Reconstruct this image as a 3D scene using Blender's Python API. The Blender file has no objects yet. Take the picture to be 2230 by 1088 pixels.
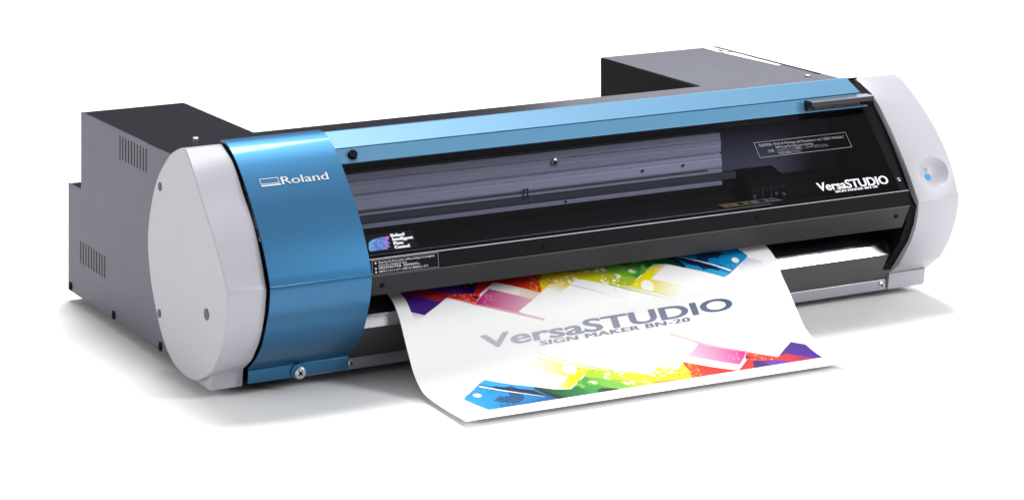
import bpy, bmesh, math, random
import numpy as np
from mathutils import Vector, Matrix
random.seed(7)
scene = bpy.context.scene
col = scene.collection

# ------------------------------------------------------------------ materials
MATS = {}
def mat(name, base, rough=.5, metal=0., spec=.5, coat=0., bump=0., bscale=800., mottled=.0, aniso=None):
    if name in MATS: return MATS[name]
    m = bpy.data.materials.new(name); m.use_nodes = True
    nt = m.node_tree; b = nt.nodes['Principled BSDF']
    b.inputs['Base Color'].default_value = (*base, 1)
    b.inputs['Roughness'].default_value = rough
    b.inputs['Metallic'].default_value = metal
    b.inputs['Specular IOR Level'].default_value = spec
    b.inputs['Coat Weight'].default_value = coat
    b.inputs['Coat Roughness'].default_value = .08
    tc = nt.nodes.new('ShaderNodeTexCoord')
    if bump or mottled:
        nz = nt.nodes.new('ShaderNodeTexNoise'); nz.inputs['Scale'].default_value = bscale
        nz.inputs['Detail'].default_value = 4
        if aniso:
            mp = nt.nodes.new('ShaderNodeMapping'); mp.inputs['Scale'].default_value = aniso
            nt.links.new(tc.outputs['Object'], mp.inputs['Vector']); nt.links.new(mp.outputs[0], nz.inputs['Vector'])
        else:
            nt.links.new(tc.outputs['Object'], nz.inputs['Vector'])
        if bump:
            bp = nt.nodes.new('ShaderNodeBump'); bp.inputs['Strength'].default_value = bump
            bp.inputs['Distance'].default_value = .0005
            nt.links.new(nz.outputs[0], bp.inputs['Height']); nt.links.new(bp.outputs[0], b.inputs['Normal'])
        if mottled:
            mr = nt.nodes.new('ShaderNodeMapRange')
            mr.inputs['To Min'].default_value = rough - mottled; mr.inputs['To Max'].default_value = rough + mottled
            nt.links.new(nz.outputs[0], mr.inputs['Value']); nt.links.new(mr.outputs[0], b.inputs['Roughness'])
    MATS[name] = m
    return m

def srgb(r, g, b):
    f = lambda c: (c/255/12.92 if c/255 <= .04045 else ((c/255+.055)/1.055)**2.4)
    return (f(r), f(g), f(b))

M_CAP   = mat('light_grey_plastic', (.385, .38, .42), .42, spec=.35, mottled=.03, bscale=30)
M_BODY  = mat('charcoal_painted_steel', (.088, .084, .115), .45, spec=.3, mottled=.04, bscale=30)
M_TOP   = mat('dark_painted_steel', (.011, .011, .017), .33, spec=.15, mottled=.03, bscale=30)
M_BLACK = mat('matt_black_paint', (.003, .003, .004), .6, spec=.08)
M_GLOSS = mat('gloss_black_plastic', (.006, .006, .008), .30, spec=.3)
M_SATIN = mat('satin_black_plastic', (.0045, .0045, .006), .5, spec=.08)
M_INNER = mat('dark_grey_haze', (.085, .085, .125), .6, spec=.15)
M_HANDLE = mat('semi_gloss_black_plastic', (.006, .006, .008), .16, spec=.35)
M_BLUE  = mat('satin_blue_metal', (.033, .135, .265), .46, metal=.96, spec=.5, coat=.35, bump=.10, bscale=60, aniso=(1, 60, 60))
M_BLUE2 = mat('satin_light_blue_metal', (.07, .205, .34), .42, metal=.25, spec=.5, bump=.10, bscale=60, aniso=(1, 60, 60))
M_ALU   = mat('grey_aluminium', (.47, .49, .55), .40, metal=.2, spec=.5, bump=.1, bscale=60, aniso=(1, 80, 80))
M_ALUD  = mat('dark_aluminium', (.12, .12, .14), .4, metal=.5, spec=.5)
M_CHROME= mat('polished_steel', (.80, .80, .84), .16, metal=1., bump=.05, bscale=40, aniso=(1, 60, 60))
M_STEEL = mat('zinc_steel', (.55, .55, .58), .3, metal=1.)
M_APRON = mat('dark_sheet_steel', (.05, .05, .062), .32, metal=.4, spec=.5)
M_PANEL = mat('grey_sheet_steel', (.10, .10, .10), .3, metal=.6, spec=.5)
M_FLANGE= mat('light_sheet_steel', (.33, .33, .37), .35, metal=.7)
M_HOLE  = mat('shaded_grey_plastic', (.10, .10, .12), .6, spec=.2)
M_WHITE = mat('white_ink', (.62, .62, .66), .5, spec=.2)
M_GREYI = mat('grey_ink', (.27, .27, .30), .5, spec=.2)
M_SILV  = mat('silver_ink', (.58, .58, .62), .4, metal=.2, spec=.3)
M_LABEL = mat('white_label', (.72, .72, .72), .5, spec=.2)
M_LABY  = mat('yellow_label', (.42, .33, .12), .5, spec=.2)
M_LABG  = mat('grey_label', (.40, .38, .42), .5, spec=.2)
M_RUB   = mat('black_rubber', (.01, .01, .01), .8, spec=.1)
M_BTN   = mat('blue_button_plastic', (.02, .30, .72), .25, spec=.5)

def glass_mat():
    m = bpy.data.materials.new('smoked_acrylic'); m.use_nodes = True
    nt = m.node_tree; nt.nodes.clear()
    out = nt.nodes.new('ShaderNodeOutputMaterial'); mix = nt.nodes.new('ShaderNodeMixShader')
    tr = nt.nodes.new('ShaderNodeBsdfTransparent'); tr.inputs[0].default_value = (.68, .69, .79, 1)
    gl = nt.nodes.new('ShaderNodeBsdfGlossy'); gl.inputs['Roughness'].default_value = .03
    fr = nt.nodes.new('ShaderNodeFresnel'); fr.inputs['IOR'].default_value = 1.3
    nt.links.new(fr.outputs[0], mix.inputs[0]); nt.links.new(tr.outputs[0], mix.inputs[1])
    nt.links.new(gl.outputs[0], mix.inputs[2]); nt.links.new(mix.outputs[0], out.inputs[0])
    return m
M_GLASS = glass_mat()
def clear_mat():
    m = bpy.data.materials.new('clear_inner_face'); m.use_nodes = True
    nt = m.node_tree; nt.nodes.clear(); out = nt.nodes.new('ShaderNodeOutputMaterial'); tr = nt.nodes.new('ShaderNodeBsdfTransparent')
    nt.links.new(tr.outputs[0], out.inputs[0]); return m
M_CLEAR = clear_mat()

def ink_gradient(name, c0, c1, x0, x1):
    m = bpy.data.materials.new(name); m.use_nodes = True
    nt = m.node_tree; b = nt.nodes['Principled BSDF']
    tc = nt.nodes.new('ShaderNodeTexCoord'); sp = nt.nodes.new('ShaderNodeSeparateXYZ')
    mr = nt.nodes.new('ShaderNodeMapRange'); mr.inputs['From Min'].default_value = x0; mr.inputs['From Max'].default_value = x1
    rp = nt.nodes.new('ShaderNodeValToRGB'); rp.color_ramp.elements[0].color = (*c0, 1); rp.color_ramp.elements[1].color = (*c1, 1)
    nt.links.new(tc.outputs['Object'], sp.inputs[0]); nt.links.new(sp.outputs[0], mr.inputs['Value'])
    nt.links.new(mr.outputs[0], rp.inputs[0]); nt.links.new(rp.outputs[0], b.inputs['Base Color'])
    b.inputs['Roughness'].default_value = .45; b.inputs['Specular IOR Level'].default_value = .25
    return m
# the logo on the print runs from pale to deep grey-blue, as printed
M_LOGO = ink_gradient('printed_grey_blue_ink', (.50, .50, .58), (.085, .12, .22), .32, .62)

def mosaic_mat():
    m = bpy.data.materials.new('printed_mosaic'); m.use_nodes = True
    nt = m.node_tree; b = nt.nodes['Principled BSDF']
    tc = nt.nodes.new('ShaderNodeTexCoord'); vo = nt.nodes.new('ShaderNodeTexVoronoi'); vo.inputs['Scale'].default_value = 300
    sp = nt.nodes.new('ShaderNodeSeparateXYZ')
    rp = nt.nodes.new('ShaderNodeValToRGB'); e = rp.color_ramp.elements
    e[0].color = (.06, .25, .45, 1); e[1].color = (.42, .08, .30, 1); e.new(.45).color = (.05, .07, .36, 1)
    e.new(.7).color = (.22, .10, .42, 1)
    mr = nt.nodes.new('ShaderNodeMapRange'); mr.inputs['From Min'].default_value = .165; mr.inputs['From Max'].default_value = .197
    ad = nt.nodes.new('ShaderNodeMath'); ad.operation = 'MULTIPLY_ADD'; ad.inputs[1].default_value = .7
    sb = nt.nodes.new('ShaderNodeMath'); sb.operation = 'SUBTRACT'; sb.inputs[1].default_value = .52
    nt.links.new(tc.outputs['Object'], vo.inputs['Vector']); nt.links.new(tc.outputs['Object'], sp.inputs[0])
    nt.links.new(sp.outputs[0], mr.inputs['Value'])
    sr = nt.nodes.new('ShaderNodeSeparateColor'); nt.links.new(vo.outputs['Color'], sr.inputs[0])
    nt.links.new(sr.outputs[0], ad.inputs[0]); nt.links.new(mr.outputs[0], ad.inputs[2])
    nt.links.new(ad.outputs[0], sb.inputs[0]); nt.links.new(sb.outputs[0], rp.inputs[0])
    nt.links.new(rp.outputs[0], b.inputs['Base Color'])
    return m
M_MOSAIC = mosaic_mat()

def floor_mat():
    m = mat('white_studio_sweep', (.88, .875, .87), .7, spec=.1)
    return m
M_FLOOR = floor_mat()

def paper_mat():
    m = bpy.data.materials.new('printed_media'); m.use_nodes = True
    nt = m.node_tree; b = nt.nodes['Principled BSDF']
    at = nt.nodes.new('ShaderNodeAttribute'); at.attribute_name = 'print_colour'
    nt.links.new(at.outputs['Color'], b.inputs['Base Color'])
    b.inputs['Roughness'].default_value = .5; b.inputs['Specular IOR Level'].default_value = .2
    return m
M_PAPER = paper_mat()

# ------------------------------------------------------------------ mesh helpers
def link(name, me, m, parent=None, label=None, bevel=0., smooth=None):
    o = bpy.data.objects.new(name, me); col.objects.link(o)
    if m: me.materials.append(m)
    if parent:
        o.parent = parent
        if parent.type == 'EMPTY': o.matrix_parent_inverse = Matrix.Translation(-parent.location)
    if label: o['label'] = label
    if smooth is not None:
        me.shade_smooth(); me.set_sharp_from_angle(angle=math.radians(smooth))
    if bevel:
        b = o.modifiers.new('bevel', 'BEVEL'); b.width = bevel; b.segments = 2; b.limit_method = 'ANGLE'
        b.angle_limit = math.radians(35); b.harden_normals = False
    return o
def bm_mesh(bm, name):
    bmesh.ops.recalc_face_normals(bm, faces=bm.faces[:])
    me = bpy.data.meshes.new(name); bm.to_mesh(me); bm.free(); return me
def add_box(bm, x0, x1, y0, y1, z0, z1):
    v = [bm.verts.new((x, y, z)) for x in (x0, x1) for y in (y0, y1) for z in (z0, z1)]
    for f in ((0,1,3,2),(4,6,7,5),(0,4,5,1),(2,3,7,6),(0,2,6,4),(1,5,7,3)):
        bm.faces.new([v[i] for i in f])
def add_prism(bm, poly, x0, x1, poly1=None):
    """closed outline in (y,z), extruded along x (poly1: outline at the far end)"""
    q = poly1 or poly
    a = [bm.verts.new((x0, y, z)) for y, z in poly]; b = [bm.verts.new((x1, y, z)) for y, z in q]
    n = len(a)
    for i in range(n): bm.faces.new((a[i], a[(i+1) % n], b[(i+1) % n], b[i]))
    bm.faces.new(a[::-1]); bm.faces.new(b)
def box(name, m, parent, *d, bevel=0., label=None):
    bm = bmesh.new(); add_box(bm, *d); return link(name, bm_mesh(bm, name), m, parent, label, bevel)
def prism(name, m, parent, poly, x0, x1, poly1=None, bevel=0., smooth=None, label=None):
    bm = bmesh.new(); add_prism(bm, poly, x0, x1, poly1); return link(name, bm_mesh(bm, name), m, parent, label, bevel, smooth)
def strip(name, m, parent, outer, x0, x1, th=.002, **k):
    """open sheet that follows an outline in (y,z) with a thickness to the inside"""
    p = [Vector((0, y, z)) for y, z in outer]; inn = []
    for i in range(len(p)):
        t = (p[min(i+1, len(p)-1)] - p[max(i-1, 0)]).normalized()
        nrm = Vector((0, -t.z, t.y))           # left of the travel direction
        inn.append(p[i] + nrm*th)
    return prism(name, m, parent, [(v.y, v.z) for v in p] + [(v.y, v.z) for v in inn[::-1]], x0, x1, **k)
def add_disc(bm, c, n, r, h, seg=20, r2=None):
    n = Vector(n).normalized(); a = n.orthogonal().normalized(); b = n.cross(a); c = Vector(c)
    r2 = r if r2 is None else r2
    lo = [bm.verts.new(c + (a*math.cos(q)+b*math.sin(q))*r) for q in [2*math.pi*i/seg for i in range(seg)]]
    hi = [bm.verts.new(c + n*h + (a*math.cos(q)+b*math.sin(q))*r2) for q in [2*math.pi*i/seg for i in range(seg)]]
    for i in range(seg): bm.faces.new((lo[i], lo[(i+1) % seg], hi[(i+1) % seg], hi[i]))
    bm.faces.new(lo[::-1]); bm.faces.new(hi)
def disc(name, m, parent, c, n, r, h, r2=None, label=None, seg=24, smooth=40):
    bm = bmesh.new(); add_disc(bm, c, n, r, h, seg, r2); return link(name, bm_mesh(bm, name), m, parent, label, smooth=smooth)
def screw(parent, c, n, r, m=None, name='screw', label=None):
    """a pan-head screw with a cross recess"""
    bm = bmesh.new(); n = Vector(n).normalized(); c = Vector(c)
    add_disc(bm, c - n*.001, n, r, .0016, 20); add_disc(bm, c + n*.0006, n, r*.96, .0008, 20, r*.66)
    me = bm_mesh(bm, name); o = link(name, me, m or M_STEEL, parent, label, smooth=35)
    bm = bmesh.new(); a = n.orthogonal().normalized(); b = n.cross(a)
    for d, e in ((a, b), (b, a)):
        v = [bm.verts.new(c + n*.00155 + d*r*.5*s + e*r*.13*t) for s, t in ((-1,-1),(1,-1),(1,1),(-1,1))]
        for q in v:
            if e is a: q.co += n*.00005
        bm.faces.new(v)
    return o, bm_mesh(bm, 'recess')
def screw_at(parent, c, n, r, m=None, name='screw', label=None):
    o, rec = screw(parent, c, n, r, m, name, label)
    rec.materials.append(M_BLACK)
    # the recess is part of the screw's own mesh
    bm = bmesh.new(); bm.from_mesh(o.data); k = len(bm.faces)
    bm.from_mesh(rec); bm.faces.ensure_lookup_table()
    for f in bm.faces[k:]: f.material_index = 1
    bm.to_mesh(o.data); bm.free(); o.data.materials.append(M_BLACK)
    bpy.data.meshes.remove(rec)
    return o

# ------------------------------------------------------------------ lettering
def text_mesh(body, offset=0., shear=0., spacing=1., cuts=0):
    """flat outline of a line of text, scaled into a unit box (x 0..1, y 0 baseline .. 1 cap height)"""
    c = bpy.data.curves.new('line', 'FONT'); c.body = body; c.offset = offset; c.shear = shear
    c.space_character = spacing; c.resolution_u = 4; c.fill_mode = 'FRONT'
    o = bpy.data.objects.new('line', c); col.objects.link(o)
    dg = bpy.context.evaluated_depsgraph_get(); me = bpy.data.meshes.new_from_object(o.evaluated_get(dg))
    bpy.data.objects.remove(o); bpy.data.curves.remove(c)
    bm = bmesh.new(); bm.from_mesh(me); bpy.data.meshes.remove(me)
    bmesh.ops.remove_doubles(bm, verts=bm.verts[:], dist=1e-5)
    if cuts:
        bmesh.ops.triangulate(bm, faces=bm.faces[:])
        for _ in range(cuts):
            e = [x for x in bm.edges if x.calc_length() > .12]
            bmesh.ops.subdivide_edges(bm, edges=e, cuts=1)
            bmesh.ops.triangulate(bm, faces=[f for f in bm.faces if len(f.verts) > 3])
    x = [v.co.x for v in bm.verts]; x0, x1 = min(x), max(x)
    for v in bm.verts:
        v.co.x = (v.co.x - x0)/(x1 - x0); v.co.y = v.co.y/.69; v.co.z = 0
    return bm
def lettering(lines, fn, m, parent, name='lettering', label=None):
    """lines: (text, u0, u1, v_base, v_cap, options); fn(u, v) -> point on the carrying surface"""
    bm = bmesh.new()
    for body, u0, u1, v0, v1, kw in lines:
        kw = dict(kw); slope = kw.pop('slope', 0.); bold = kw.pop('bold', 0.)
        for k in (range(3) if bold else (0,)):           # bold strokes: three layers, each a hair prouder
            t = text_mesh(body, **kw)
            me = bpy.data.meshes.new('tmp')
            for v in t.verts:
                u = u0 + v.co.x*(u1-u0) + bold*k/2; w = v0 + v.co.y*(v1-v0) + slope*(u-u0)
                v.co = fn(u, w, .00006*k)
            t.to_mesh(me); t.free(); bm.from_mesh(me); bpy.data.meshes.remove(me)
    me = bpy.data.meshes.new(name); bm.to_mesh(me); bm.free()
    return link(name, me, m, parent, label)
def frame_line(fn, u0, u1, v0, v1, wu, wv):
    """thin rectangular outline on a surface"""
    bm = bmesh.new()
    for a0, a1, b0, b1 in ((u0, u1, v0, v0+wv), (u0, u1, v1-wv, v1), (u0, u0+wu, v0+wv, v1-wv), (u1-wu, u1, v0+wv, v1-wv)):
        bm.faces.new([bm.verts.new(fn(a, b)) for a, b in ((a0,b0),(a1,b0),(a1,b1),(a0,b1))])
    return bm
# ------------------------------------------------------------------ setting
Z_F = .0045
bm = bmesh.new(); bm.faces.new([bm.verts.new(p) for p in ((-14, -10, Z_F), (24, -10, Z_F), (24, 30, Z_F), (-14, 30, Z_F))])
fl = link('floor', bm_mesh(bm, 'floor'), M_FLOOR); fl['kind'] = 'structure'
fl['label'] = 'seamless white studio floor under the printer'; fl['category'] = 'floor'

# ------------------------------------------------------------------ the printer
PR = bpy.data.objects.new('printer', None); col.objects.link(PR); PR.location = (0, 0, .0045)
PR.empty_display_size = .1
PR['label'] = 'wide desktop sign printer with blue front, smoked window and light grey end caps'
PR['category'] = 'printer'

# outlines in (y, z)
CAP_BACK = [(.09,.0218),(.115,.0182),(.1334,.0182),(.15,.0206),(.165,.0245),(.182,.033),(.1971,.0445),(.212,.062),(.2244,.0817),(.2345,.101),(.2410,.121),
            (.2448,.141),(.2448,.1575),(.2405,.1755),(.2342,.1928),(.224,.213),(.2108,.2314),(.1902,.2502),(.1699,.2648),(.1497,.2735),(.137,.2772)]
CAP_L = [(.1249,.2779),(.1045,.2595),(.081,.2341),(.0575,.2105),(.0335,.1855),(.0165,.1650),(-.0005,.1408),(.0012,.127),(.0052,.1065),(.0120,.0890),(.0220,.0715),(.035,.0545),(.0518,.0396),(.07,.0290)] + CAP_BACK
CAP_R = [(.1300,.2785),(.0995,.2660),(.0830,.2528),(.0643,.2330),(.0475,.2175),(.0317,.1997),(.0160,.1745),(-.0008,.1400),(.0008,.127),(.0042,.1105),(.0110,.0925),(.0200,.0755),(.031,.0625),(.0437,.0490),(.061,.0350)] 
CAP_R = CAP_R[:14] + CAP_BACK
CAP_L = CAP_L[:13] + CAP_BACK
RC_L = [(.1391,.2765),(.0959,.2581),(.0654,.2298),(.0500,.2122),(.0355,.1940),(.0177,.1688),(.0001,.1412),(.0015,.127),(.0050,.1120),(.0100,.1000),(.0180,.0850),(.0274,.0721),(.0370,.0590),(.0464,.0486)] + CAP_BACK
RC_R = [(.1326,.2755),(.1173,.2700),(.0915,.2541),(.0615,.2318),(.0349,.2058),(.0145,.1772),(-.0006,.1418),(.0012,.127),(.0050,.1130),(.0095,.1027),(.0160,.0880),(.0240,.0753),(.0330,.0630),(.0427,.0533)] + CAP_BACK

def dense(poly, sharp):
    """Catmull-Rom through an outline, corner at the given index kept sharp"""
    n = len(poly); out = []
    for i in range(n):
        p0, p1, p2, p3 = (poly[(i-1) % n], poly[i], poly[(i+1) % n], poly[(i+2) % n])
        if i in sharp: p0 = (2*p1[0]-p2[0], 2*p1[1]-p2[1])
        if (i+1) % n in sharp: p3 = (2*p2[0]-p1[0], 2*p2[1]-p1[1])
        for k in range(4):
            t = k/4
            out.append(tuple(.5*((2*p1[j]) + (-p0[j]+p2[j])*t + (2*p0[j]-5*p1[j]+4*p2[j]-p3[j])*t*t + (-p0[j]+3*p1[j]-3*p2[j]+p3[j])*t**3) for j in (0, 1)))
    return out
# --- end caps
c1 = dense(CAP_L, (0, 6)); c2 = dense(CAP_R, (0, 7))
def resample(poly, n, corners):
    """equal counts between matching corners so two outlines can be joined"""
    out = []; L = len(poly)
    cs = list(corners) + [corners[0] + L]
    for (a, b), m in zip(zip(cs, cs[1:]), n):
        pts = [poly[i % L] for i in range(a, b+1)]
        d = [0]
        for p, q in zip(pts, pts[1:]): d.append(d[-1] + math.dist(p, q))
        for k in range(m):
            s = d[-1]*k/m
            j = max(i for i in range(len(d)) if d[i] <= s + 1e-12); j = min(j, len(pts)-2)
            f = (s-d[j])/max(d[j+1]-d[j], 1e-9)
            out.append((pts[j][0]+f*(pts[j+1][0]-pts[j][0]), pts[j][1]+f*(pts[j+1][1]-pts[j][1])))
    return out
CN = (24, 90)
A1 = resample(c1, CN, (0, 24)); A2 = resample(c2, CN, (0, 28))
capl = prism('end_cap', M_CAP, PR, A1, -.0133, .0336, A2, bevel=.0012, smooth=38, label='light grey end cap at the near left end with three screw holes')
d1 = dense(RC_L, (0, 6)); d2 = dense(RC_R, (0, 6))
B1 = resample(d1, CN, (0, 24)); B2 = resample(d2, CN, (0, 24))
bmc = bmesh.new(); add_prism(bmc, B1, .9318, .9956, B2)
capr = link('end_cap', bm_mesh(bmc, 'end_cap'), M_CAP, PR, 'light grey end cap at the far right end with the round power button', .0012, 38)
# feet of the caps
prism('cap_foot', M_CAP, capl, [(.0672,.0150),(.0640,.0365),(.13,.0365),(.16,.0150)], -.006, .0330, bevel=.001)
prism('cap_foot', M_CAP, capr, [(.0672,.0150),(.0630,.0365),(.13,.0365),(.16,.0150)], .9323, .9905, bevel=.001)
# screw holes on the flat side of the left cap
for (y, z), r in (((.2046,.2197),.0052), ((.2069,.0709),.0050), ((.0607,.1039),.0066)):
    bm = bmesh.new(); add_disc(bm, (-.0137, y, z), (-1, 0, 0), r, .0004, 28)
    link('screw_hole', bm_mesh(bm, 'screw_hole'), M_HOLE, capl)
# power button: a round dish sunk into the face, with the button on its floor
e_s = Vector((0, .0190, .0400)).normalized()            # up the face
nrm = Vector((0, -e_s.z, e_s.y))                        # out of the face
dc = Vector((.9645, .0180, .1740))
R_d, r_d, dep = .0340, .0195, .0064
bm = bmesh.new(); bmesh.ops.create_uvsphere(bm, u_segments=96, v_segments=64, radius=R_d)
bmesh.ops.translate(bm, verts=bm.verts[:], vec=dc + nrm*(R_d-dep))
sp = bm_mesh(bm, 'dish'); sp.shade_smooth(); so = bpy.data.objects.new('dish', sp); col.objects.link(so)
bo = capr.modifiers.new('dish', 'BOOLEAN'); bo.operation = 'DIFFERENCE'; bo.object = so; bo.solver = 'EXACT'
bpy.context.view_layer.update()
me = bpy.data.meshes.new_from_object(capr.evaluated_get(bpy.context.evaluated_depsgraph_get()))
capr.modifiers.clear(); old = capr.data; capr.data = me; bpy.data.objects.remove(so); bpy.data.meshes.remove(sp)
me.shade_smooth(); me.set_sharp_from_angle(angle=math.radians(30))
def dish(dx, ds):                                       # point on the dish floor, and the normal there
    c = dc + nrm*(R_d-dep); q = Vector((dx, 0, 0)) + e_s*ds
    h = math.sqrt(R_d**2 - q.length_squared)
    p = c + q - nrm*h
    return p, (c-p).normalized()
p, nn = dish(-.0030, -.0062)
bt = disc('power_button', M_BTN, capr, p - nn*.001, nn, .0046, .0024, .0040, label='small round bright blue power button', smooth=60)
# power symbol: broken ring and a bar
bm = bmesh.new()
def dpt(u, v, off=.00015):
    p, nn = dish(-.0030+u, .0030+v); return p + nn*off
for k in range(28):
    a0 = math.radians(90+38 + k*(284/28)); a1 = math.radians(90+38 + (k+1)*(284/28))
    bm.faces.new([bm.verts.new(dpt(r*math.cos(a), r*math.sin(a))) for r, a in ((.0021,a0),(.0026,a0),(.0026,a1),(.0021,a1))])
bm.faces.new([bm.verts.new(dpt(u, v)) for u, v in ((-.00026,.0002),(.00026,.0002),(.00026,.0032),(-.00026,.0032))])
link('power_symbol', bm_mesh(bm, 'power_symbol'), M_BLACK, capr)

# --- left side panel and rear housings
SIDE = [(.07,.0175),(.5636,.0175),(.5636,.1545),(.5155,.1550),(.5155,.2535),(.28,.2552),(.2,.2567),(.16,.262),(.10,.20),(.05,.12)]
sidel = prism('side_panel', M_BODY, PR, SIDE, 0, .0022, bevel=.0004, label='dark grey steel side panel with two slotted vents')
for y0, y1, z0, z1 in ((.374, .2848, .2193, .2486), (.5157, .4283, .0610, .0894)):
    bm = bmesh.new()
    for k in range(10):
        y = y0 + (y1-y0)*k/9
        # slot outline with rounded ends, a pressed slit in the sheet
        pts = [(y+.0014*math.cos(a), (z1-.0014)+.0014*math.sin(a)) for a in [math.pi*i/6 for i in range(7)]] + \
              [(y+.0014*math.cos(a), (z0+.0014)+.0014*math.sin(a)) for a in [math.pi+math.pi*i/6 for i in range(7)]]
        a = [bm.verts.new((-.00015, *q)) for q in pts]; bm.faces.new(a)
    link('vent', bm_mesh(bm, 'vent'), M_BLACK, sidel)
for y, z in ((.5534,.0235), (.3952,.0235), (.2368,.0232)):
    bm = bmesh.new(); add_disc(bm, (0, y, z), (-1,0,0), .0044, .0022, 20, .0030)
    for k in range(6):                                   # toothed washer
        a = 2*math.pi*k/6; cy, cz = y+.0045*math.cos(a), z+.0045*math.sin(a)
        add_box(bm, -.0012, 0, cy-.0012, cy+.0012, cz-.0012, cz+.0012)
    link('screw', bm_mesh(bm, 'screw'), M_BLACK, sidel)
hl = prism('rear_housing', M_TOP, PR, [(.2795,.0175),(.5630,.0175),(.5630,.1538),(.5150,.1538),(.5150,.2530),(.2795,.2548)], .0023, .1398, bevel=.0006, label='black rear housing block at the near left end')
bm = bmesh.new(); add_prism(bm, [(.2690,.0175),(.5509,.0175),(.5509,.2530),(.2690,.2548)], .7869, .9775)
hr = link('rear_housing', bm_mesh(bm, 'rear_housing'), M_TOP, PR, 'rear housing block at the far right end with white labels on top', .0006)
# black plate added on its inward face, the shade there put into the colour
box('shade_plate', M_BLACK, hr, .7858, .7868, .2700, .5500, .0180, .2518)
sider = prism('side_panel', M_BODY, PR, [(.07,.0175),(.5512,.0175),(.5512,.2535),(.2,.2567),(.16,.262),(.10,.20),(.05,.12)], .9777, .9799, bevel=.0004)
def htop(u, v): return Vector((u, v, .2530 + (.5155-v)*.0018/.2355 + .0016*0 + .0002)) if v < .5155 else Vector((u, v, .2532))
def hrt(u, v, off=.0004): return Vector((u, v, .2530 + (.5509-v)*(.0018/.2819) + off))
def patch(name, m, parent, pts, fn):
    bm = bmesh.new(); bm.faces.new([bm.verts.new(fn(*p)) for p in pts]); return link(name, bm_mesh(bm, name), m, parent)
l1 = patch('label_sticker', M_LABEL, hr, [(.9552,.5480),(.9722,.5480),(.9730,.5022),(.9545,.5022)], hrt)
l1['label'] = 'white sticker with a small dark and orange mark'
patch('label_mark', M_BLACK, l1, [(.9612,.5160),(.9660,.5160),(.9660,.5080),(.9612,.5080)], lambda u, v: hrt(u, v, .0006))
patch('label_mark', mat('orange_ink', (.55,.16,.03), .5), l1, [(.9640,.5260),(.9690,.5260),(.9690,.5090),(.9662,.5090),(.9662,.5165),(.9640,.5165)], lambda u, v: hrt(u, v, .0006))
patch('label_sticker', M_LABEL, hr, [(.9560,.4980),(.9730,.4960),(.9735,.3710),(.9655,.3690)], hrt)

# --- top cover strip between the end caps, over the print area
bm = bmesh.new()
add_prism(bm, [(.2790,.2560),(.24,.2567),(.2000,.2575),(.2000,.2555),(.2790,.2540)], .0005, .9775)
add_prism(bm, [(.1998,.2575),(.165,.2660),(.1330,.2785),(.1330,.2765),(.165,.2640),(.1998,.2555)], .0340, .9314)
top = link('top_cover', bm_mesh(bm, 'top_cover'), M_TOP, PR, None, .0003)
box('back_wall', M_BLACK, PR, .1399, .7857, .2700, .2735, .0180, .2530)
screw_at(top, (.0600, .2765, .2570), (0,0,1), .0045, M_STEEL)
screw_at(top, (.9500, .2725, .2570), (0,0,1), .0045, M_STEEL)

# --- blue front panel at the left
FB = [(.1380,.2815),(.1224,.2806),(.1080,.2752),(.0926,.2661),(.0775,.2541),(.0624,.2403),(.0480,.2258),(.0349,.2106),(.0240,.1972),(.0146,.1838),(.0075,.1718),(.0012,.1597),(-.0025,.1520),(-.0050,.1437)]
FB2 = [(-.0054,.1418),(-.0060,.1365),(-.0052,.1294),(-.0022,.1140),(.0040,.0995),(.0100,.0850),(.0173,.0718),(.0265,.0606),(.0365,.0508),(.0460,.0432),(.0570,.0352)]
def curve(pts, k=4):
    out = []; P = [(2*pts[0][0]-pts[1][0], 2*pts[0][1]-pts[1][1])] + pts + [(2*pts[-1][0]-pts[-2][0], 2*pts[-1][1]-pts[-2][1])]
    for i in range(1, len(P)-2):
        for q in range(k):
            t = q/k; a, b, c, d = P[i-1:i+3]
            out.append(tuple(.5*(2*b[j] + (-a[j]+c[j])*t + (2*a[j]-5*b[j]+4*c[j]-d[j])*t*t + (-a[j]+3*b[j]-3*c[j]+d[j])*t**3) for j in (0,1)))
    return out + [pts[-1]]
CF = curve(FB); CF2 = curve(FB2)
fp = strip('front_panel', M_BLUE, PR, CF + [(-.0070,.1432),(-.0078,.1422),(-.0064,.1412)] + CF2 + [(.0562,.0345),(.0562,.0300),(.0575,.0195)], .0356, .1607, th=.0022, smooth=14, bevel=.0002,
           label='curved satin blue front panel left of the window')
# dark gap between the cap and the blue panel
prism('gap_seal', M_BLACK, PR, [(y+.006, z-.003) for y, z in CF if y < .13] + [(y+.006, z+.001) for y, z in CF2[2:]] + [(.10,.034),(.20,.06),(.23,.15),(.15,.26)], .0337, .0355)
# logo on the panel: follows the curve
def along(curve_pts):
    d = [0.]
    for p, q in zip(curve_pts, curve_pts[1:]): d.append(d[-1] + math.dist(p, q))
    return d
DF = along(CF)
def on_front(u, z, off=0.):
    """point on the blue panel at height z"""
    off += .0004
    for (p, q) in zip(CF, CF[1:]):
        if q[1] <= z <= p[1]:
            f = (z-q[1])/(p[1]-q[1]); y = q[0] + f*(p[0]-q[0]); t = Vector((0, p[0]-q[0], p[1]-q[1])).normalized()
            return Vector((u, y, z)) + Vector((0, -t.z, t.y))*off
lettering([('Roland', .0800, .1380, .2398, .2468, dict(bold=.0005))], on_front, M_SILV, fp, label='silver maker name')
bm = frame_line(on_front, .0542, .0772, .2416, .2470, .0007, .0006)
for a0, a1, b0, b1 in ((.0542, .0785, .2396, .2410),):
    bm.faces.new([bm.verts.new(on_front(a, b)) for a, b in ((a0,b0),(a1,b0),(a1,b1),(a0,b1))])
link('emblem', bm_mesh(bm, 'emblem'), M_SILV, fp, 'silver outline emblem left of the maker name')
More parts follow.
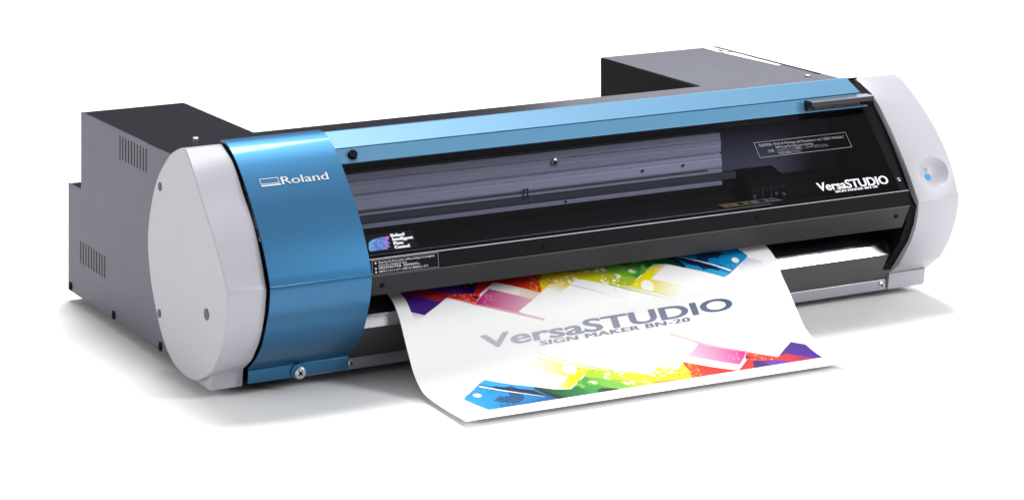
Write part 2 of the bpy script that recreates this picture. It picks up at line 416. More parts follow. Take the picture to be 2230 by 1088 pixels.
# thumb screw in a boss at the foot of the panel
bm = bmesh.new(); add_disc(bm, (.0965,.0585,.0265), (0,-1,0), .0092, .0040, 32, .0084)
link('boss', bm_mesh(bm, 'boss'), M_BLUE, fp, smooth=40)
screw_at(fp, (.0985,.0535,.0245), (0,-1,0), .0068, M_STEEL, 'thumb_screw', 'round steel thumb screw')

# --- blue top band of the body above the window
DV = (.097, .1074)                                       # slope of the front cover in (y, z)
N_P = Vector((0, -DV[1], DV[0])).normalized()
def cov(x, t, off=0.):                                   # point on the front cover; t = 0 window foot, 1 upper crease
    return Vector((x, .003 + DV[0]*t, .1574 + DV[1]*t)) + N_P*off
def cyz(t, off=0.):
    p = cov(0, t, off); return (p.y, p.z)
tb = prism('top_band', M_BLUE2, PR, [(.1340,.2795),(.1305,.2792),(.1003,.2655),(.1020,.2638),(.1320,.2772)], .1612, .9135, bevel=.0005, label='light blue metal band above the window')
prism('band_end', M_BLACK, tb, [(.1320,.2725),(.1275,.2725),(.1005,.2620),(.096,.2500),(.150,.250),(.155,.258)], .9137, .9316)

# --- front cover: blue frame band, smoked window, black rail below
fc = prism('front_cover', M_BLUE2, PR, [cyz(.9965), cyz(.862), cyz(.862, -.003), cyz(.9965, -.003)], .1612, .9150, bevel=.0004, label='hinged front cover with light blue upper frame and smoked window')
win = prism('window', M_GLASS, fc, [cyz(.8605), cyz(.004), cyz(.004, -.003), cyz(.8605, -.003)], .1612, .9050)
win.data.materials.append(M_CLEAR)
for f in win.data.polygons:
    if f.normal.dot(N_P) < .9: f.material_index = 1
prism('window_border', M_SATIN, fc, [cyz(.8605, .0004), cyz(.004, .0004), cyz(.004, -.003), cyz(.8605, -.003)], .9052, .9155)
rail = prism('cover_rail', M_SATIN, fc, [(.0030,.1572),(.0006,.1572),(-.0022,.1388),(.0020,.1388),(.0070,.1572)], .1612, .9165, bevel=.0004, label='black lower rail of the cover')
prism('rail_glint', M_STEEL, fc, [(.0003,.1578),(.0003,.1574),(.0028,.1574),(.0028,.1578)], .1612, .9165)  # bright strip stands in for the highlight along the rail's top edge
prism('rail_glint', M_ALUD, fc, [(-.0026,.1390),(-.0026,.1385),(-.0018,.1385),(-.0018,.1390)], .1612, .9165)  # dimmer strip for the highlight on the lower crease
lip = prism('cover_lip', M_GLOSS, fc, [(-.0020,.1384),(.0110,.1135),(.0135,.1130),(.0145,.1150),(.0040,.1384)], .1612, .9165, [(-.0020,.1384),(.0140,.1080),(.0165,.1075),(.0175,.1095),(.0040,.1384)], bevel=.0004, label='glossy underside lip of the cover')
prism('end_seal', M_BLACK, PR, [(y+.012, z) for y, z in d1[4:24]] + [(.004,.135),(.010,.112),(.022,.088),(.040,.066),(.062,.040),(.10,.034),(.2,.06),(.23,.15),(.16,.26)], .9185, .9316)
for x, z in ((.175,.128), (.1655,.128)):
    pass
lipn = Vector((0, -.0279, -.0145)).normalized()
screw_at(lip, (.1790, .0045, .1255), lipn, .0032, M_SATIN)
for x in (.3870, .6870):
    y = -.0008; screw_at(rail, (x, y, .1478), (0, -.99, .15), .0030, M_SATIN)
screw_at(lip, (.9000, .0045, .1255), lipn, .0030, M_SATIN)
disc('knob', M_SATIN, fc, cov(.1827, .93, -.001), N_P, .0062, .0055, .0052, label='round black knob on the blue band')
screw_at(fc, cov(.9105, .108, .0005), N_P, .0026, M_STEEL)
# pull handle at the upper right of the window
hd = prism('pull_handle', M_HANDLE, fc, [(.0735,.2656),(.0738,.2590),(.0800,.2572),(.0890,.2500),(.0925,.2545),(.0915,.2655)], .8190, .9160, bevel=.0006, label='black pull handle at the upper right corner')

def on_win(u, t, off=0.): return cov(u, t, .0006 + off)
lettering([('VersaSTUDIO', .7870, .8936, .094, .172, dict(offset=.016, slope=-.10, bold=.0006)), ('SIGN MAKER BN-20', .8098, .8738, .0585, .0800, dict(spacing=1.05, slope=0., bold=.0008))], on_win, M_WHITE, fc, label='white model lettering at the lower right of the window')
# caution notice
cn = frame_line(on_win, .7235, .8635, .4750, .6270, .0005, .0035)
link('notice_frame', bm_mesh(cn, 'notice_frame'), M_GREYI, fc)
lettering([('CAUTION :', .7295, .7505, .582, .606, dict(offset=.012, slope=-.1)), ('Read all Warnings and Procedures in the "USER\'S MANUAL"', .7525, .8585, .582, .606, dict(slope=-.1)),
           ('before performing any cleaning.', .7525, .8090, .550, .573, dict(slope=-.1)), ('注意 :', .7390, .7500, .519, .541, dict(slope=-.1)),
           ('ヘッドクリーニングの前に、「ユーザーズマニュアル」', .7525, .8290, .519, .541, dict(slope=-.1)), ('を必ずお読みください。', .7525, .7870, .489, .511, dict(slope=-.1))],
          on_win, M_GREYI, fc, label='small grey caution text on the window')
# black sticker with mosaic print and four lines of white text at the lower left of the window
st = prism('sticker', M_BLACK, fc, [cyz(.208, .0001), cyz(.048, .0001), cyz(.048, .0006), cyz(.208, .0006)], .1618, .2270, label='black sticker with blue violet mosaic')
def on_st(u, t, off=0.): return cov(u, t, .0009 + off)
patch('mosaic', M_MOSAIC, st, [(.1655,.066),(.1880,.066),(.1885,.082),(.1925,.082),(.1905,.100),(.1935,.118),(.1910,.135),(.1935,.155),(.1945,.176),(.1860,.176),(.1760,.170),(.1700,.155),(.1672,.140),(.1662,.115),(.1650,.095)], on_st)
lettering([('Roland', .1965, .2130, .166, .193, dict(offset=.01, bold=.0014)), ('Intelligent', .1972, .2225, .131, .158, dict(offset=.01, bold=.0014)), ('Pass', .1972, .2085, .096, .123, dict(offset=.01, bold=.0014)), ('Control', .1968, .2150, .061, .088, dict(offset=.01, bold=.0014))], on_st, M_WHITE, st)
# notice plate on the black rail
RT = (Vector((0, .0006, .1572)), Vector((0, -.0022, .1388)))
rn = Vector((0, -.0184, .0028)).normalized()
def on_rail(u, v, off=0.):                              # v = 0 foot, 1 top of the rail
    off += .0003
    p = RT[1] + (RT[0]-RT[1])*v; return Vector((u, p.y, p.z)) + rn*off
ns = frame_line(on_rail, .1635, .2480, .07, .94, .0004, .022)
link('notice_frame', bm_mesh(ns, 'notice_frame'), M_GREYI, rail)
lettering([('■', .1672, .1690, .73, .83, {}), ('Opening the front cover while printing is in progress', .1715, .2430, .74, .86, dict(offset=.006)), ('causes an emergency stop.', .1715, .2080, .58, .69, dict(offset=.006)),
           ('■', .1672, .1690, .40, .50, {}), ('印刷过程中如打开前盖、将造成紧急停止。', .1715, .2240, .40, .51, dict(offset=.006)), ('■', .1672, .1690, .19, .29, {}), ('印刷中にフロントカバーを開けると緊急停止します。', .1715, .2350, .19, .30, dict(offset=.006))],
          on_rail, M_WHITE, rail)

# --- works behind the window
RAIL = [(.150,.2262),(.1320,.2262),(.1320,.2192),(.1310,.2186),(.1310,.2180),(.1300,.2176),(.1300,.2120),(.1306,.2116),(.1306,.2110),(.1300,.2106),(.1300,.2022),(.1335,.2016),(.1335,.2000),(.1295,.1996),(.1290,.1950),(.1296,.1946),(.1295,.1938),(.1287,.1934),(.1275,.1850),(.1275,.1830),(.1300,.1822),(.1300,.1808),(.1275,.1800),(.1275,.1765),(.1390,.1755),(.1390,.1665),(.1270,.1655),(.1270,.1608),(.150,.1600)]
gr = prism('guide_rail', M_ALU, PR, RAIL, .045, .7180, bevel=.0002, label='grey aluminium carriage rail behind the window')
bm = bmesh.new()
for k in range(240):
    x = .17 + k*.0022
    add_box(bm, x, x+.0011, .1268, .1276, .1800, .1822)
link('drive_belt', bm_mesh(bm, 'drive_belt'), M_ALUD, gr)
screw_at(gr, (.4744, .1296, .2130), (0,-1,0), .0055, M_STEEL)
for x, z in ((.4887,.1640), (.60,.1905), (.66,.1915)): screw_at(gr, (x, .1268, z), (0,-1,0), .0018, M_STEEL)
bm = bmesh.new(); add_box(bm, .4290, .4298, .1262, .1270, .1740, .1845); add_box(bm, .4352, .4360, .1262, .1270, .1740, .1845); add_box(bm, .4290, .4360, .1262, .1270, .1845, .1856)
link('bracket', bm_mesh(bm, 'bracket'), M_BLACK, gr)
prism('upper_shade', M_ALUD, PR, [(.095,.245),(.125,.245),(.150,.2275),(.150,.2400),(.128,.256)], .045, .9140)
bk = box('inner_back', M_SATIN, PR, .045, .9170, .2000, .2030, .100, .2530)
prism('haze_panel', M_INNER, PR, [(.1930,.2490),(.1560,.1570),(.1600,.1550),(.1970,.2470)], .0450, .9160, label='dark grey panel behind the carriage rail, added for the haze in the window')  # grey panel put in to stand for the haze on the glass
prism('highlight_strip', M_STEEL, gr, [(.1296,.2184),(.1290,.2180),(.1296,.2174),(.1300,.2178)], .0450, .7180)
prism('rail_shelf', M_ALUD, gr, [(.1389,.1754),(.1290,.1752),(.1290,.1668),(.1389,.1666)], .0450, .7400)
prism('pinch_bar', M_SATIN, PR, [(.0780,.1360),(.0768,.1420),(.0785,.1432),(.1060,.1437),(.1080,.1360)], .0450, .9165, bevel=.0008, label='black pinch roller bar')
prism('bar_edge', M_ALUD, PR, [(.0766,.1424),(.0764,.1420),(.0767,.1416),(.0768,.1420)], .0450, .7600)
pl = prism('platen', M_SATIN, PR, [(.040,.1130),(.060,.1190),(.062,.1215),(.100,.1225),(.102,.1330),(.118,.1345),(.120,.1480),(.126,.1490),(.126,.1590),(.20,.1590),(.20,.1130)], .045, .9165, bevel=.0005, label='black platen and pinch roller bar inside')
pc = prism('print_carriage', M_SATIN, PR, [(.1000,.1440),(.1000,.1560),(.1120,.1680),(.1400,.1760),(.1400,.1440)], .7430, .8020, bevel=.002, label='dark parked print carriage behind the window')
for x in (.7600, .7730): box('carriage_rib', M_ALUD, pc, x, x+.0012, .0985, .1000, .1445, .1560)
screw_at(pc, (.7490,.0995,.1480), (0,-1,0), .0024, M_STEEL); screw_at(pc, (.7820,.0995,.1485), (0,-1,0), .0024, M_STEEL); screw_at(pc, (.7930,.0995,.1465), (0,-1,0), .0026, M_STEEL)
def on_pl(u, v): return Vector((u, .0765 + v*.0245, .1434 + v*.0005 + .0005))
wl = patch('warning_label', M_LABY, pl, [(.6925,.13),(.7440,.13),(.7400,.82),(.6915,.82)], on_pl); wl['label'] = 'yellow part of the warning label strip'
patch('warning_label', M_LABG, pl, [(.7443,.13),(.7790,.13),(.7755,.82),(.7403,.82)], on_pl)
bm = bmesh.new()
for pts in (((.7010,.3),(.7050,.3),(.7030,.65)), ((.7150,.3),(.7250,.3),(.7240,.65),(.7170,.65)), ((.7300,.3),(.7360,.3),(.7340,.65)), ((.7480,.28),(.7570,.28),(.7560,.68),(.7470,.68)), ((.7620,.3),(.7660,.3),(.7650,.65),(.7620,.65)), ((.7690,.3),(.7730,.3),(.7720,.65),(.7690,.65))):
    bm.faces.new([bm.verts.new(on_pl(*p) + Vector((0,0,.0003))) for p in pts])
link('label_mark', bm_mesh(bm, 'label_mark'), M_SATIN, pl)

# --- media outlet below the cover
ap = prism('media_apron', M_APRON, PR, [(.1400,.1000),(.1000,.0935),(.0800,.0895),(.0500,.0815),(.0500,.0800),(.1400,.0980)], .0380, .9310, label='dark sloping media apron under the outlet')
prism('apron_edge', M_CHROME, ap, [(.0497,.0813),(.0480,.0795),(.0415,.0685),(.0425,.0675),(.0500,.0795)], .0380, .9140, label='bright polished front edge of the apron')
prism('apron_edge_end', M_APRON, ap, [(.0497,.0813),(.0480,.0795),(.0415,.0685),(.0425,.0675),(.0500,.0795)], .9145, .9310)
lp = prism('lower_panel', M_PANEL, PR, [(.0430,.0672),(.0690,.0290),(.0720,.0290),(.0560,.0672)], .1000, .9310)
bf = prism('base_flange', M_FLANGE, PR, [(.0690,.0284),(.0690,.0150),(.27,.0150),(.27,.0175),(.0712,.0175),(.0712,.0284)], .1000, .9310, bevel=.0004)
screw_at(bf, (.1690, .0687, .0225), (0,-1,0), .0044, M_STEEL); screw_at(bf, (.9235, .0687, .0215), (0,-1,0), .0044, M_STEEL)
box('base_plate', M_BLACK, PR, .0023, .9775, .0725, .2690, .0178, .0200)
for x, y in ((.09,.14), (.90,.14), (.05,.50), (.93,.50)):
    bm = bmesh.new(); add_disc(bm, (x, y, Z_F), (0,0,1), .014, .0178-Z_F, 24, .016); link('rubber_foot', bm_mesh(bm, 'rubber_foot'), M_RUB, PR, smooth=40)
# ------------------------------------------------------------------ the printed sheet
LP=[(.215,.110,.1065),(.2145,.092,.1055),(0.214,0.069,0.1002),(0.2127,0.0435,0.0911),(0.2113,0.0258,0.0778),(0.21,0.0132,0.0635),(0.2081,-0.0056,0.0422),(0.2064,-0.0235,0.0252),(0.2047,-0.051,0.0125),(0.2027,-0.1021,0.0102),(0.2005,-0.1612,0.0116)]
RP=[(.724,.108,.1115),(.723,.078,.1105),(0.722,0.0478,0.1065),(0.7201,0.0226,0.1003),(0.7183,0.0038,0.091),(0.7161,-0.0113,0.0767),(0.7137,-0.0308,0.0613),(0.7104,-0.0551,0.0408),(0.7076,-0.0785,0.0247),(0.704,-0.1216,0.0138),(0.7005,-0.1714,0.0113)]
def arc(pts, n=400):
    p = [tuple(q) for q in pts]; c = np.stack([np.array(curve([(q[0], q[i]) for q in p], 20))[:, 1] for i in (1, 2)], 1)
    x = np.array(curve([(q[0], q[1]) for q in p], 20))[:, :1]; c = np.concatenate([x, c], 1)
    d = np.r_[0, np.cumsum(np.linalg.norm(np.diff(c, axis=0), axis=1))]
    u = np.linspace(0, d[-1], n); return np.stack([np.interp(u, d, c[:, k]) for k in range(3)], 1)
AL, AR = arc(LP), arc(RP)
def sheet_pts(s, t):
    i = np.clip(t, 0, 1)*(len(AL)-1); k = np.arange(len(AL))
    l = np.stack([np.interp(i, k, AL[:, j]) for j in range(3)], -1); r = np.stack([np.interp(i, k, AR[:, j]) for j in range(3)], -1)
    s = np.asarray(s)[..., None]
    return l + s*(r-l)
def on_sheet(s, t, off=.0):
    off += .00025
    p = [sheet_pts(np.array(a), np.array(b)) for a, b in ((s, t), (s+.002, t), (s, min(t+.002, 1.)))]
    n = np.cross(p[1]-p[0], p[2]-p[0]); n = n/np.linalg.norm(n)
    if n[2] < 0 or (abs(n[2]) < .3 and n[1] > 0): n = -n
    return Vector(p[0] + n*off)

# outlines of the printed design, in sheet coordinates (s across, t along the feed), for one half of
# the design; the other half is the same turned by 180 degrees
A={
    'purple':[(0.0318,0.1377),(0.0327,0.2773),(0.063,0.3005),(0.0981,0.2707),(0.1309,0.2385),(0.2012,0.2452),(0.2774,0.1497)],
    'maroon':[(0.0343,0.1323),(0.0395,0.1794),(0.1046,0.2497),(0.1309,0.2385),(0.1503,0.2209),(0.109,0.1862),(0.0697,0.1456)],
    'violet':[(0.0705,0.1426),(0.109,0.1862),(0.1443,0.2185),(0.1817,0.2175),(0.1959,0.1882),(0.1768,0.1529),(0.1204,0.1429)],
    'navy':[(0.1785,0.1469),(0.2333,0.2049),(0.2043,0.2416),(0.1805,0.2224),(0.1826,0.1884)],
    'tan':[(0.1798,0.1461),(0.2085,0.142),(0.2216,0.1743),(0.2072,0.187)],
    'plum':[(0.2157,0.1476),(0.2779,0.1478),(0.2266,0.205),(0.217,0.1915)],'redL':[(0.2779,0.1478),(0.3552,0.1597),(0.4036,0.2444),(0.3628,0.2931),(0.2651,0.1933),(0.2138,0.2497),(0.2101,0.2663),(0.2002,0.2401)],
    'redtop':[(0.3552,0.1597),(0.4587,0.1627),(0.4684,0.1837),(0.3975,0.2166)],
    'speck':[(0.3529,0.1831),(0.4032,0.2458),(0.363,0.2923),(0.3454,0.2714)],
    'splat':[(0.1426,0.2257),(0.1588,0.2217),(0.2083,0.243),(0.2106,0.2621),(0.1942,0.2882),(0.1645,0.2637),(0.1311,0.2376)],
    'black1':[(0.1901,0.2459),(0.2108,0.2613),(0.2026,0.2689)],
    'redline':[(0.1311,0.2376),(0.194,0.2894),(0.3549,0.4052),(0.3481,0.4125),(0.1926,0.2959)],
    'white1':[(0.2651,0.1933),(0.3638,0.2935),(0.3385,0.3182),(0.2431,0.2282),(0.214,0.2544),(0.2136,0.2487)],
    'magenta':[(0.2431,0.2282),(0.3385,0.3182),(0.293,0.3572),(0.302,0.3673),(0.194,0.2894),(0.2097,0.2662)],
    'yellow':[(0.3745,0.2379),(0.3681,0.289),(0.3978,0.257),(0.44,0.2849),(0.4699,0.2545),(0.5257,0.3009),(0.5951,0.3396),(0.6211,0.3064),(0.4872,0.2083),(0.3935,0.1905)],
    'yglow':[(0.3978,0.257),(0.44,0.2849),(0.41,0.3121),(0.3629,0.3125),(0.3465,0.307)],
    'orange':[(0.3863,0.1542),(0.4608,0.1558),(0.5181,0.1613),(0.4861,0.2121),(0.4442,0.2221),(0.3851,0.2202),(0.3765,0.2083)],
    'lime':[(0.5181,0.1613),(0.5488,0.1752),(0.6135,0.2661),(0.6211,0.3064),(0.6077,0.324),(0.4861,0.2121)],
    'green':[(0.5435,0.1725),(0.6011,0.1648),(0.6542,0.1722),(0.6824,0.1714),(0.7571,0.2919),(0.7526,0.2969),(0.7169,0.2594),(0.6839,0.2451),(0.6172,0.3099),(0.6107,0.2541)],
    'dgreen':[(0.6542,0.1722),(0.6824,0.1714),(0.7571,0.2919),(0.7526,0.2969),(0.7169,0.2594),(0.6839,0.2451),(0.6574,0.2623),(0.6581,0.2181)],
    'blob':[(0.5416,0.1984),(0.5771,0.2019),(0.6058,0.2285),(0.6154,0.2703),(0.6088,0.3068),(0.5687,0.2516)],
    'dark2':[(0.593,0.1709),(0.6542,0.1722),(0.6283,0.2147),(0.6145,0.2197),(0.5868,0.2001)],
    'black2':[(0.6811,0.1707),(0.7243,0.1672),(0.7449,0.1993),(0.7707,0.2774),(0.7568,0.2931)],
    'blue':[(0.7349,0.173),(0.9025,0.1827),(0.9332,0.2919),(0.9253,0.3069),(0.862,0.3678),(0.8444,0.3774),(0.761,0.3002),(0.7462,0.2146)],
    'bluetop':[(0.7349,0.173),(0.9025,0.1827),(0.8762,0.2218),(0.8193,0.2024),(0.7516,0.2173)],
    'black3':[(0.7449,0.1993),(0.7584,0.2253),(0.8437,0.34),(0.827,0.344),(0.7667,0.2802)],
    'cyanstrip':[(0.7667,0.2802),(0.8624,0.3663),(0.8444,0.3774),(0.7526,0.2969)],
    'wline':[(0.7562,0.2224),(0.7625,0.2273),(0.8716,0.3534),(0.8648,0.3556)],
    'pale1':[(0.9273,0.3006),(0.961,0.3369),(0.961,0.4055),(0.9254,0.3796),(0.8863,0.3572)],'yT':[(0.6867,0.2463),(0.709,0.2674),(0.6535,0.3228),(0.7376,0.3858),(0.6973,0.4188),(0.5922,0.3386)],
    'stripe1':[(0.4702,0.2533),(0.4753,0.2512),(0.5946,0.3416),(0.6981,0.415),(0.6939,0.4207),(0.5825,0.3418)],
    'stripe2':[(0.5257,0.3009),(0.5318,0.3007),(0.5925,0.3514),(0.6952,0.4284),(0.6854,0.4313),(0.5806,0.3506)],
    'wpar':[(0.4699,0.2545),(0.5454,0.3195),(0.5858,0.3544),(0.577,0.4005),(0.4413,0.2854)],
    'gline':[(0.4427,0.2798),(0.4495,0.2823),(0.5752,0.3942),(0.5689,0.3961)],
    'palel':[(0.0334,0.2794),(0.0643,0.3028),(0.0341,0.3242)]}
Cc={'ycirc':(0.6375,0.353),'ycircx':(0.6553,0.3577),'ycircy':(0.6406,0.3391),'ysm':(0.612,0.3382),'bcirc':(0.8943,0.305),'bcircx':(0.9049,0.3064),'half':(0.8271,0.2772),'half2':(0.869,0.2638),'half3':(0.7989,0.2876),'hole':(0.842,0.2797),'gcirc':(0.6281,0.1861),'ocirc':(0.4748,0.1842)}
D=[(0.4467, 0.2347), (0.4491, 0.26), (0.5293, 0.2868), (0.5326, 0.3034), (0.5596, 0.298), (0.5766, 0.2789), (0.5479, 0.2233), (0.5299, 0.2276), (0.6147, 0.2616), (0.4165, 0.2475), (0.4658, 0.253), (0.5058, 0.2168), (0.4271, 0.2647), (0.5649, 0.3261)]

NS, NT = 860, 520
gs, gt = np.meshgrid(np.linspace(0, 1, NS), np.linspace(0, 1, NT))
img = np.ones((NT, NS, 3))*np.array([.92, .92, .925])
AS = .509/.288
def lin(c):
    c = np.array(c)/255.; return np.where(c <= .04045, c/12.92, ((c+.055)/1.055)**2.4)
def inside(poly, S, T):
    r = np.zeros(S.shape, bool); n = len(poly)
    for i in range(n):
        (x0, y0), (x1, y1) = poly[i], poly[(i+1) % n]
        if y0 == y1: continue
        c = ((y0 > T) != (y1 > T)) & (S < (x1-x0)*(T-y0)/(y1-y0) + x0); r ^= c
    return r
def cover(poly, S, T):                       # anti-aliased coverage from four sub-samples
    ds, dt = 1/NS/4, 1/NT/4
    return sum(inside(poly, S+a, T+b).astype(float) for a, b in ((-ds,-dt),(ds,-dt),(-ds,dt),(ds,dt)))/4
def ext(poly):                               # the design goes on under the outlet
    return [(s, t-.07) if t < .150+.05*s and t > .1 else (s, t) for s, t in poly]
ART_ROT = False
def S_T():
    return (1-gs, .362-(gt-.645)/1.51) if ART_ROT else (gs, gt)
def paint(m, c):
    global img
    c = np.where(np.min(c, -1, keepdims=True) < .75, c*.80, c*.93)   # inks are darker than the bare sheet
    img = img*(1-m[..., None]) + m[..., None]*c
def fill(key, c0, c1=None, a0=1., a1=None, p0=None, p1=None, grow=True):
    poly = ext(A[key]) if grow else A[key]
    S, T = S_T(); m = cover(poly, S, T)
    if c1 is None and a1 is None: paint(m*a0, lin(c0)); return
    c1 = c0 if c1 is None else c1; a1 = a0 if a1 is None else a1
    d = ((p1[0]-p0[0])*AS, p1[1]-p0[1]); L = d[0]**2 + d[1]**2
    f = np.clip(((S-p0[0])*AS*d[0] + (T-p0[1])*d[1])/L, 0, 1)[..., None]
    paint(m*(a0 + (a1-a0)*f[..., 0]), lin(c0)*(1-f) + lin(c1)*f)
def spot(s, t, r, c, a=1.):
    S, T = S_T(); d = np.sqrt(((S-s)*AS)**2 + ((T-t)*(1.25 if ART_ROT else 1.))**2); w = 1.2/NT
    paint(np.clip((r-d)/w + .5, 0, 1)*a, lin(c))
def spots(poly, n, r0, r1, cols, rng):
    ss = [p[0] for p in poly]; tt = [p[1] for p in poly]; k = 0
    while k < n:
        s = rng.uniform(min(ss), max(ss)); t = rng.uniform(min(tt), max(tt)); k += 1
        if inside(poly, np.array([[s]]), np.array([[t]]))[0, 0]: spot(s, t, rng.uniform(r0, r1), rng.choice(cols))
def design():
    rng = random.Random(11)
    W = (255, 255, 255)
    fill('purple', (80, 45, 160), (62, 14, 120), p0=(.05,.16), p1=(.06,.31))
    fill('maroon', (150, 40, 78), (205, 35, 45), p0=(.04,.15), p1=(.13,.24))
    fill('violet', (112, 62, 165), (90, 50, 165), p0=(.07,.15), p1=(.18,.22))
    fill('navy', (62, 30, 130), (30, 10, 85), p0=(.18,.17), p1=(.22,.22))
    spots(A['maroon'], 26, .004, .010, [(215,40,45),(120,45,110),(185,40,60)], rng)
    spots(A['violet'], 22, .004, .011, [(205,35,60),(90,55,165),(140,70,170),(190,45,75)], rng)
    spots(A['navy'], 26, .004, .010, [(45,20,110),(85,60,175),(28,8,80)], rng)
    fill('tan', (205, 152, 135)); spot(.222, .185, .016, (95, 60, 170)); spot(.235, .20, .012, (95, 60, 170))
    fill('plum', (120, 20, 85), (90, 20, 120), p0=(.27,.16), p1=(.22,.2))
    fill('redtop', (212, 30, 40)); fill('redL', (225, 32, 38), (236, 66, 34), p0=(.3,.2), p1=(.38,.27))
    spots(A['speck'], 170, .0012, .0034, [(245,150,40),(250,200,60),(240,110,35),(200,25,30),(255,225,120)], rng)
    fill('splat', (228, 45, 35)); spots(A['splat'], 110, .0012, .0040, [(250,120,90),(255,200,180),(180,20,25),(235,60,40)], rng)
    fill('white1', (246, 248, 250), (253, 228, 205), p0=(.26,.22), p1=(.35,.31)); 
    fill('magenta', (205, 32, 132), (238, 178, 205), p0=(.215,.26), p1=(.31,.36)); spots([(.2,.27),(.24,.25),(.26,.29),(.22,.31)], 50, .001, .0028, [(245,170,205),(255,220,235),(225,80,150)], rng)
    fill('redline', (215, 30, 45), (240, 190, 205), a0=1., a1=.75, p0=(.15,.26), p1=(.33,.41)); fill('black1', (30, 10, 15))
    fill('yglow', (255, 236, 120), W, a0=.9, a1=0., p0=(.42,.275), p1=(.40,.32), grow=False)
    fill('orange', (228, 120, 36), (226, 172, 52), p0=(.39,.2), p1=(.5,.19))
    fill('lime', (205, 205, 45), (120, 182, 56), p0=(.5,.22), p1=(.6,.25))
    fill('green', (95, 175, 58), (30, 140, 62), p0=(.56,.22), p1=(.68,.22)); fill('blob', (138, 196, 60), (110, 185, 55), p0=(.55,.22), p1=(.61,.3))
    spot(.575,.222,.03,(120,190,58)); spot(.62,.262,.022,(110,182,60)); spot(.655,.255,.020,(120,190,62)); spot(.645,.285,.016,(96,175,60))
    fill('dgreen', (24, 128, 62), (0, 62, 36), p0=(.66,.2), p1=(.74,.28)); fill('dark2', (14, 66, 32), (6, 40, 24), p0=(.6,.2), p1=(.65,.2))
    spot(.6279,.1999,.016,(40,130,60)); spot(.6279,.1999,.0125,(10,60,32))
    fill('yellow', (255, 226, 0), (172, 208, 42), p0=(.43,.26), p1=(.58,.31)); spot(*Cc['ocirc'], .028, (214, 160, 50), .75); spot(.505,.235,.02,(225,190,50),.6)
    spots([(.37,.245),(.41,.22),(.47,.25),(.44,.29),(.39,.28)], 80, .0012, .0052, [(255,240,60),(255,215,0),(245,160,30),(255,250,180)], rng)
    fill('black2', (8, 30, 22), (4, 14, 16), p0=(.69,.19), p1=(.76,.29)); 
    fill('blue', (0, 112, 176), (16, 156, 222), p0=(.78,.2), p1=(.87,.35)); fill('bluetop', (0, 92, 158), (0, 112, 176), p0=(.8,.18), p1=(.82,.22))
    fill('black3', (8, 16, 32), (10, 40, 84), p0=(.75,.23), p1=(.83,.35)); fill('cyanstrip', (14, 152, 220), (70, 190, 238), p0=(.77,.3), p1=(.85,.38))
    for i in range(-9, 10):                  # halftone arc of dark dots
        for j in range(-9, 10):
            s = .838 + (i + .5*(j % 2))*.0068; t = .292 + j*.0098
            d = math.hypot((s-.838)*AS, t-.292); a = math.atan2(t-.292, (s-.838)*AS)
            if .026 < d < .080 and not (-.5 < a < .8) and t < .330: spot(s, t, .0056, (8, 18, 70))
    fill('wline', W, grow=False)
    for k in range(26): spot(rng.uniform(.865,.90), .335 + rng.uniform(-.012,.012), rng.uniform(.0008,.002), (150, 215, 245))
    spot(*Cc['bcirc'], .0165, W)
    fill('pale1', (206, 214, 240), W, a0=.8, a1=0., p0=(.93,.315), p1=(.93,.40), grow=False); fill('palel', (226, 218, 240), W, a0=.9, a1=.2, p0=(.04,.29), p1=(.035,.333), grow=False)
    fill('yT', (255, 238, 0), (255, 248, 170), a0=1., a1=.15, p0=(.645,.34), p1=(.715,.425), grow=False)
    spot(*Cc['ycirc'], .029, (252, 252, 246)); spot(*Cc['ysm'], .0075, (255, 248, 170))
    fill('wpar', (250, 250, 252), grow=False)
    fill('gline', (150, 150, 158), W, a0=.75, a1=.1, p0=(.445,.292), p1=(.57,.405), grow=False)
    fill('stripe1', (250, 222, 0), (190, 214, 60), a0=1., a1=.15, p0=(.55,.31), p1=(.695,.425), grow=False)
    fill('stripe2', (150, 196, 20), (214, 224, 80), a0=1., a1=.1, p0=(.55,.33), p1=(.69,.44), grow=False)
    for s, t in D:
        spot(s, t, rng.uniform(.005, .0115), (255, 252, 225))
        for k in range(5): spot(s + rng.gauss(0,.010), t + rng.gauss(0,.012), rng.uniform(.0016,.005), rng.choice([(255,250,200),(255,255,240),(255,236,90)]))
design()
ART_ROT = True; design()
# white margins of the sheet
white = np.array([.92, .92, .925])
for e in (gs < .032, gs > .972, gt > .905): img[e] = white
P3 = sheet_pts(gs, gt).reshape(-1, 3)
me = bpy.data.meshes.new('printed_sheet')
q = np.arange(NS*NT).reshape(NT, NS)
F4 = np.stack([q[:-1,:-1], q[1:,:-1], q[1:,1:], q[:-1,1:]], -1).reshape(-1)
nf = len(F4)//4
me.vertices.add(len(P3)); me.vertices.foreach_set('co', P3.reshape(-1).astype(np.float32))
me.loops.add(len(F4)); me.loops.foreach_set('vertex_index', F4.astype(np.int32))
me.polygons.add(nf); me.polygons.foreach_set('loop_start', np.arange(0, nf*4, 4, dtype=np.int32))
me.update(calc_edges=True)
ca = me.color_attributes.new('print_colour', 'FLOAT_COLOR', 'POINT')
ca.data.foreach_set('color', np.concatenate([img.reshape(-1, 3), np.ones((NS*NT, 1))], 1).reshape(-1).astype(np.float32))
sh = link('printed_sheet', me, M_PAPER); me.shade_smooth()
sh['label'] = 'glossy white sheet with rainbow coloured print curling out of the printer onto the floor'
sh['category'] = 'print'
lettering([('VersaSTUDIO', .1815, .8360, .4800, .4250, dict(offset=.012, cuts=2, slope=.066, bold=.0035)), ('SIGN MAKER BN-20', .3225, .7120, .5135, .4945, dict(cuts=2, spacing=1.08, slope=.066, bold=.0036))],
          on_sheet, M_LOGO, sh, label='large grey blue lettering across the middle of the sheet')

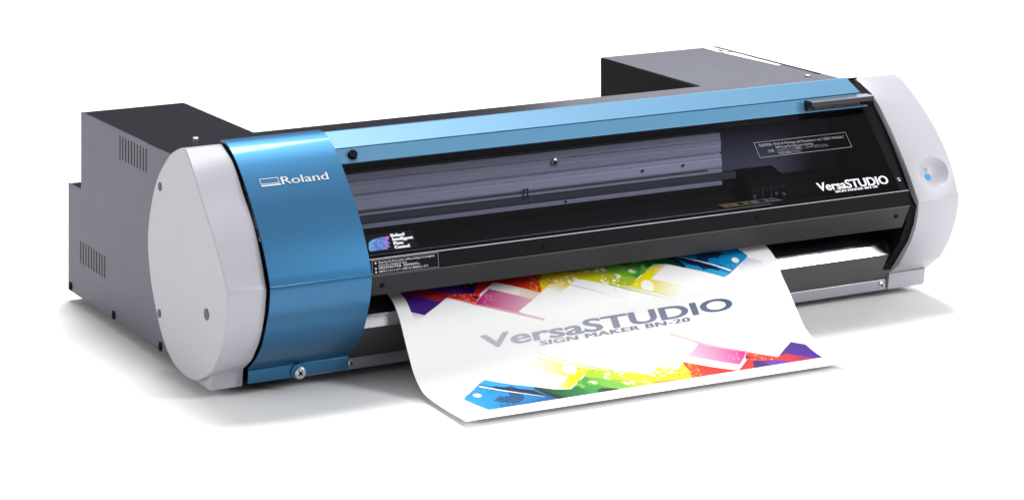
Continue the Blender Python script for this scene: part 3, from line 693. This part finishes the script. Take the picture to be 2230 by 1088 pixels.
# ------------------------------------------------------------------ light
w = bpy.data.worlds.new('World'); scene.world = w; w.use_nodes = True
nt = w.node_tree; bg = nt.nodes['Background']
tc = nt.nodes.new('ShaderNodeTexCoord'); sp = nt.nodes.new('ShaderNodeSeparateXYZ')
rp = nt.nodes.new('ShaderNodeValToRGB'); el = rp.color_ramp.elements
el[0].position = 0.; el[0].color = (.10, .10, .11, 1); el[1].position = 1.; el[1].color = (1., 1., 1., 1)
for p_, v_ in ((.35, .28), (.7, .8)): el.new(p_).color = (v_, v_, v_*1.02, 1)
nt.links.new(tc.outputs['Generated'], sp.inputs[0]); nt.links.new(sp.outputs[2], rp.inputs[0]); nt.links.new(rp.outputs[0], bg.inputs['Color'])
bg.inputs['Strength'].default_value = .50
def area(name, loc, target, sx, sy, power, color=(1, 1, 1)):
    l = bpy.data.lights.new(name, 'AREA'); l.shape = 'RECTANGLE'; l.size = sx; l.size_y = sy; l.energy = power; l.color = color
    o = bpy.data.objects.new(name, l); col.objects.link(o); o.location = loc
    d = Vector(target) - Vector(loc); o.rotation_euler = d.to_track_quat('-Z', 'Y').to_euler(); return o
area('key_light', (1.7, 3.1, 8.0), (.5, .1, .1), 3.4, 3.4, 880)
area('fill_front', (2.30, -1.9, 1.45), (.75, .05, .10), .7, 1.1, 56)  # unseen fill lamp, added to lift the sheet and gleam along the apron edge
area('fill_left', (-2.7, -.1, 1.1), (0, .2, .12), 1.2, 1.0, 25)  # unseen fill lamp, added to brighten the left cap
area('softbox_back', (1.75, 1.55, .78), (.9, .4, .25), .9, .6, 4.0, (.88, .9, 1))

# ------------------------------------------------------------------ camera (level view camera with a falling front)
cd = bpy.data.cameras.new('camera'); cam = bpy.data.objects.new('camera', cd); col.objects.link(cam)
cam.location = (-1.19551, -2.84440, .92924); cam.rotation_euler = (math.radians(90), 0, math.radians(-28.43643))
cd.sensor_width = 36; cd.lens = 6029.2728/2230*36; cd.shift_x = 0; cd.shift_y = -(544+912.2846)/2230
cd.clip_end = 200; cd.clip_start = .05
scene.camera = cam
scene.view_settings.view_transform = 'Standard'; scene.view_settings.look = 'None'
scene.view_settings.exposure = .2; scene.view_settings.gamma = 1; scene.view_settings.use_curve_mapping = False
scene.cycles.max_bounces = 10; scene.cycles.transparent_max_bounces = 12
